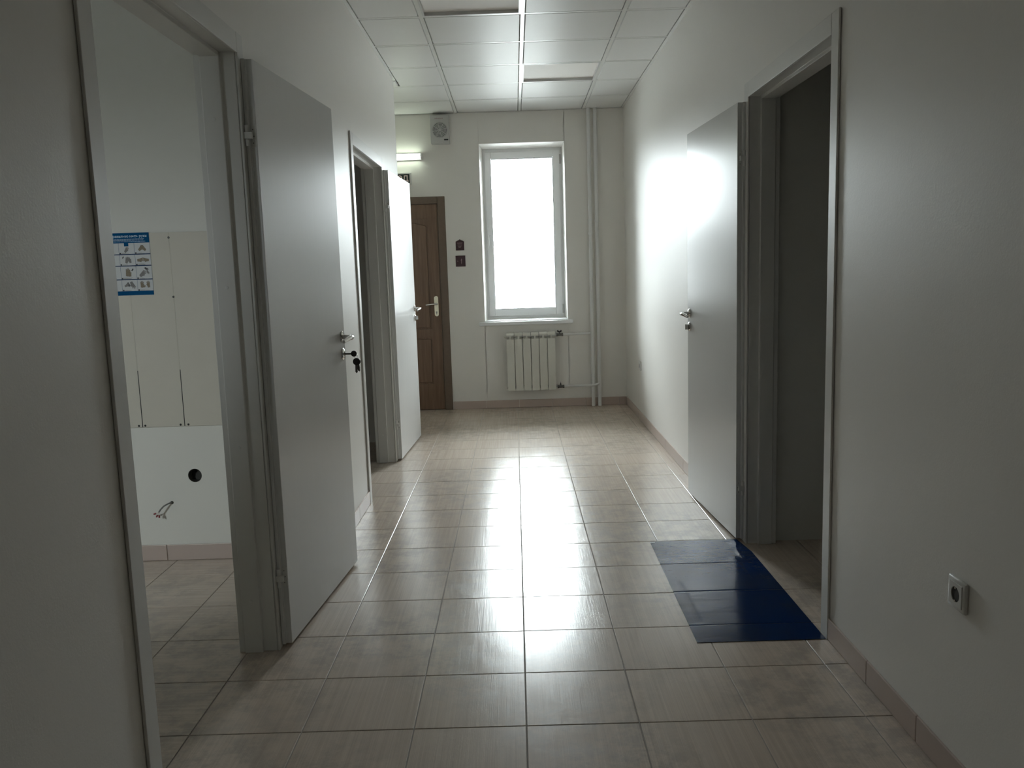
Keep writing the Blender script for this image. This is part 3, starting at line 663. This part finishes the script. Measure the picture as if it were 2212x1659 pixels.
# ------------------------------------------------------------ blue sticky mat
mat_ = thing('sticky_mat', (.84, 3.36, 0), 'glossy dark blue sticky mat on the floor before the right doorway', 'mat')
sx = [TX0+a*TW for a in (2, 3)]; syy = [TY0+b*TD for b in (2, 3, 4)]
def lines(a, b, n, seams):
    s = set(round(a+(b-a)*i/n, 5) for i in range(n+1))
    for q in seams: s |= {round(q+k, 5) for k in (-.005, -.0025, 0, .0025, .005)}
    return sorted(v for v in s if a <= v <= b)
gx, gy = lines(0, 1, 40, []), lines(2.809, 3.922, 90, syy)
bm = BM(); V = {}
from mathutils import noise as mn
for j, y in enumerate(gy):
    t_ = (y-2.809)/(3.922-2.809); xa = .609+.012*t_; xb = 1.066-.022*max(0, (y-3.74)/.18)
    xsl = lines(xa, xb, 34, []);
    base = [xa+(xb-xa)*i/34 for i in range(35)]
    for q in sx:
        for k in (-.004, 0, .004):
            i = min(range(1, 34), key=lambda i: abs(base[i]-(q+k))); base[i] = q+k
    base.sort()
    for i, x in enumerate(base):
        dz = 0.0016+.0005*mn.noise(Vector((x*9, y*9, 0)))+.0003*mn.noise(Vector((x*40, y*30, 2)))
        for q in sx: dz -= .0011*max(0, 1-abs(x-q)/.005)
        for q in syy: dz -= .0010*max(0, 1-abs(y-q)/.005)
        V[i, j] = bm.verts.new((x, y, max(.0004, dz)))
for j in range(len(gy)-1):
    for i in range(34): bm.faces.new((V[i, j], V[i+1, j], V[i+1, j+1], V[i, j+1]))
fo = obj('film', bm, 'film', mat_, True); md = fo.modifiers.new('solid', 'SOLIDIFY'); md.thickness = .0004; md.offset = 1; md = fo.modifiers.new('split', 'EDGE_SPLIT'); md.split_angle = .7
bm = BM(); add_prism(bm, [(.6205, 3.893), (.643, 3.897), (.645, 3.913), (.620, 3.916)], .0024, .0030); obj('peel_tab', bm, 'paper', mat_)

# ------------------------------------------------------------ left side room wall things
pan = thing('wall_boards', (-1.68, RY, .655), 'beige boards fixed on the wall behind the near left doorway', 'boards')
bx = [-1.024, -1.5755, -1.7745, -2.16]
for xa, xb in zip(bx[1:], bx):
    g = .0012 if xa < -1.5 else .0012
    bm = BM(); add_box(bm, (xa+g, RY-.008, .655), (xb-(g if xb < -1.1 else 0), RY-.0005, 1.557)); bevel(bm, .0008, 1); obj('board', bm, 'panel', pan)
for xs in bx[1:3]:
    box('joint_strip', (xs-.0011, RY-.0076, .925), (xs+.0011, RY-.0004, 1.5565), 'panel', pan)
    box('open_joint', (xs-.0018, RY-.0082, .656), (xs+.0018, RY-.0004, .924), 'black', pan)
for x, z in ((-1.577, 1.533), (-1.578, 1.263), (-1.792, .663), (-1.762, .663), (-1.595, .663), (-1.558, .663), (-1.386, .663)):
    bm = BM(); add_disc_stack(bm, (x, RY-.0078, z), (0, -1, 0), [(0, .0052), (.001, .0050), (.0018, .003)], 12); obj('screw', bm, 'black', pan)
jb = thing('socket_box', (HX, RY, HZ), 'round dark empty socket box set in the white wall', 'socket box')
bm = BM(); n = 32
A, B, C, E_ = [[bm.verts.new((HX+r*math.cos(2*math.pi*k/n), RY+yy, HZ+r*math.sin(2*math.pi*k/n))) for k in range(n)] for r, yy in ((HR-.0004, .0005), (HR-.002, .0005), (HR-.003, .042), (HR-.0004, .046))]
for P_, Q_ in ((A, B), (B, C), (E_, A)):
    for k in range(n): bm.faces.new((P_[k], P_[(k+1) % n], Q_[(k+1) % n], Q_[k]))
bm.faces.new(C); bm.faces.new(E_); obj('box_cup', bm, 'hole', jb)
cb = thing('cable_end', (KX, RY, KZ), 'short grey cable with red-capped leads poking from the wall', 'cable')
pts = [(KX, RY+.035, KZ), (KX-.002, RY+.002, KZ+.001), (KX-.012, RY-.018, KZ), (KX-.028, RY-.03, KZ-.008), (KX-.042, RY-.034, KZ-.022), (KX-.052, RY-.034, KZ-.036)]
bm = BM(); add_tube(bm, pts, .0036, 10); obj('sheath', bm, 'cable', cb, True)
for dx, dz, m_ in ((-.006, -.012, 'cablewhite'), (-.012, -.004, 'cablewhite'), (.001, -.014, 'cablewhite')):
    p = Vector(pts[-1]); q = p+Vector((dx, -.002, dz)); bm = BM(); add_tube(bm, [p, q], .0022, 8); ld = obj('lead', bm, m_, cb, True)
    bm = BM(); dv = (q-p).normalized(); add_tube(bm, [q, q+dv*.004, q+dv*.012], [.0036, .0042, .0036], 8); obj('red_cap', bm, 'red', ld, True)
po = thing('poster', (-1.77, RY-.009, 1.276), 'blue and white handwashing poster taped to the beige boards', 'poster')
PR, PL_ = -1.666, -1.881; Y0 = RY-.0093
rowsz = [(1.514, 1.4645), (1.4605, 1.4125), (1.4085, 1.3500), (1.3460, 1.2955)]
# the sheet hangs slightly out of level: shear none, thin sheet
bm = BM(); add_box(bm, (PL_, Y0, 1.276), (PR, Y0+.0006, 1.560)); sheet = obj('sheet', bm, 'posterblue', po)
cw = (PR-PL_)/3
rnd = random.Random(3)
for r, (za, zb) in enumerate(rowsz):
    for c in range(3):
        xa = PR-(c+1)*cw+.0006; xb = PR-c*cw-.0006
        if c == 0: xb += .0004
        box('picture_panel', (xa, Y0-.0003, zb), (xb, Y0, za), 'paper', po)
    box('row_band', (PL_, Y0-.0005, zb-.0038), (PR, Y0-.00005, zb-.0002), 'posternavy' if r < 3 else 'posterblue', po)
bm = BM()
for r, (za, zb) in enumerate(rowsz):
    for c in range(3):
        xa = PR-(c+1)*cw+.002
        box('number_square', (xa, Y0-.0006, zb+.0004), (xa+.007, Y0-.0002, zb+.0065), 'print3', po)
        for k in range(rnd.randint(2, 3)):
            ln = rnd.uniform(.018, .045); add_box(bm, (xa+.0095, Y0-.0006, zb+.0012+.0024*k*.8), (xa+.0095+ln, Y0-.0002, zb+.0022+.0024*k*.8))
tag(obj('captions', bm, 'print2', po), kind='stuff')
def blob(which, cx, cz, pts, s, rot=0., fx=1):
    bm = BM()
    c_, s_ = math.cos(rot), math.sin(rot)
    poly = [(cx+fx*(p*c_-q*s_)*s, cz+(p*s_+q*c_)*s) for p, q in pts]
    vs = [bm.verts.new((x, Y0-.0006-rnd.random()*.0003, z)) for x, z in poly]; y_ = vs[0].co.y
    for v in vs: v.co.y = y_
    bm.faces.new(vs); obj('drawing', bm, {'bt': 'print1', 'bg': 'print2', 'bd': 'print3'}[which], po)
HAND = [(-1, -.5), (-.3, -.6), (.1, -.75), (.35, -.65), (.2, -.45), (.9, -.55), (1, -.4), (.45, -.2), (1.15, -.2), (1.2, -.02), (.5, 0), (1.15, .15), (1.1, .3), (.45, .2), (.9, .45), (.8, .57), (.1, .4), (-.4, .3), (-1, .2)]
bt, bg_, bd, bb = 'bt', 'bg', 'bd', BM()
for r, (za, zb) in enumerate(rowsz):
    for c in range(3):
        cx = PR-(c+.5)*cw; cz = (za+zb)/2+.003
        if (r, c) == (0, 1):
            add_box(bb, (cx-.010, Y0-.0007, za-.015), (cx+.010, Y0-.0003, za)); blob(bg_, cx-.002, cz-.008, HAND, .013, .9)
        elif (r, c) == (0, 0):
            blob(bt, cx-.007, cz-.002, HAND, .014, .75); blob(bt, cx+.007, cz-.002, HAND, .014, .75, -1)
        elif (r, c) == (1, 0):
            blob(bt, cx-.012, cz-.002, HAND, .015, .05); blob(bt, cx+.012, cz-.002, HAND, .015, .05, -1)
        elif (r, c) == (1, 1):
            blob(bg_, cx-.004, cz-.003, HAND, .014, 1.2); blob(bg_, cx+.008, cz-.004, HAND, .013, 1.9); blob(bd, cx-.020, cz+.010, HAND, .005, .8)
        elif (r, c) == (2, 1):
            blob(bt, cx-.006, cz-.002, HAND, .017, 1.3); blob(bt, cx+.002, cz-.006, HAND, .015, 1.7); blob(bd, cx+.018, cz+.010, HAND, .006, .8)
        elif (r, c) == (2, 0):
            blob(bg_, cx-.008, cz-.008, HAND, .017, .6); blob(bd, cx+.012, cz+.014, HAND, .009, -.6); blob(bg_, cx+.018, cz-.002, HAND, .009, -1.2)
        elif (r, c) == (3, 1):
            blob(bd, cx-.004, cz+.002, HAND, .010, -1.3); blob(bg_, cx-.014, cz, HAND, .011, .5); blob(bg_, cx+.015, cz, HAND, .016, -1.2)
        elif (r, c) == (3, 0):
            blob(bt, cx-.016, cz, HAND, .014, 1.4); blob(bt, cx+.016, cz, HAND, .014, 1.4, -1); blob(bt, cx-.006, cz-.008, HAND, .008, .2)
        else: blob(bg_, cx-.002, cz, HAND, .013, .7+r*.3)
obj('soap_picture', bb, 'posterblue', po)
obj('heading', text_mesh('Как правильно мыть руки', .02, onback(-1.7745, 1.5435, .0155, Y0-.0005, .196), .0002, .0004), 'printlight', po)
bm = BM()
for k, (ln, z) in enumerate(((.170, 1.5315), (.160, 1.5262), (.178, 1.5205))):
    xx = -1.7735-ln/2
    while xx < -1.7735+ln/2:
        wl = rnd.uniform(.004, .013); add_box(bm, (xx, Y0-.0005, z-.0009), (min(xx+wl, -1.7735+ln/2), Y0-.0002, z+.0009)); xx += wl+.0016
tag(obj('fine_print', bm, 'printlight', po), kind='stuff')
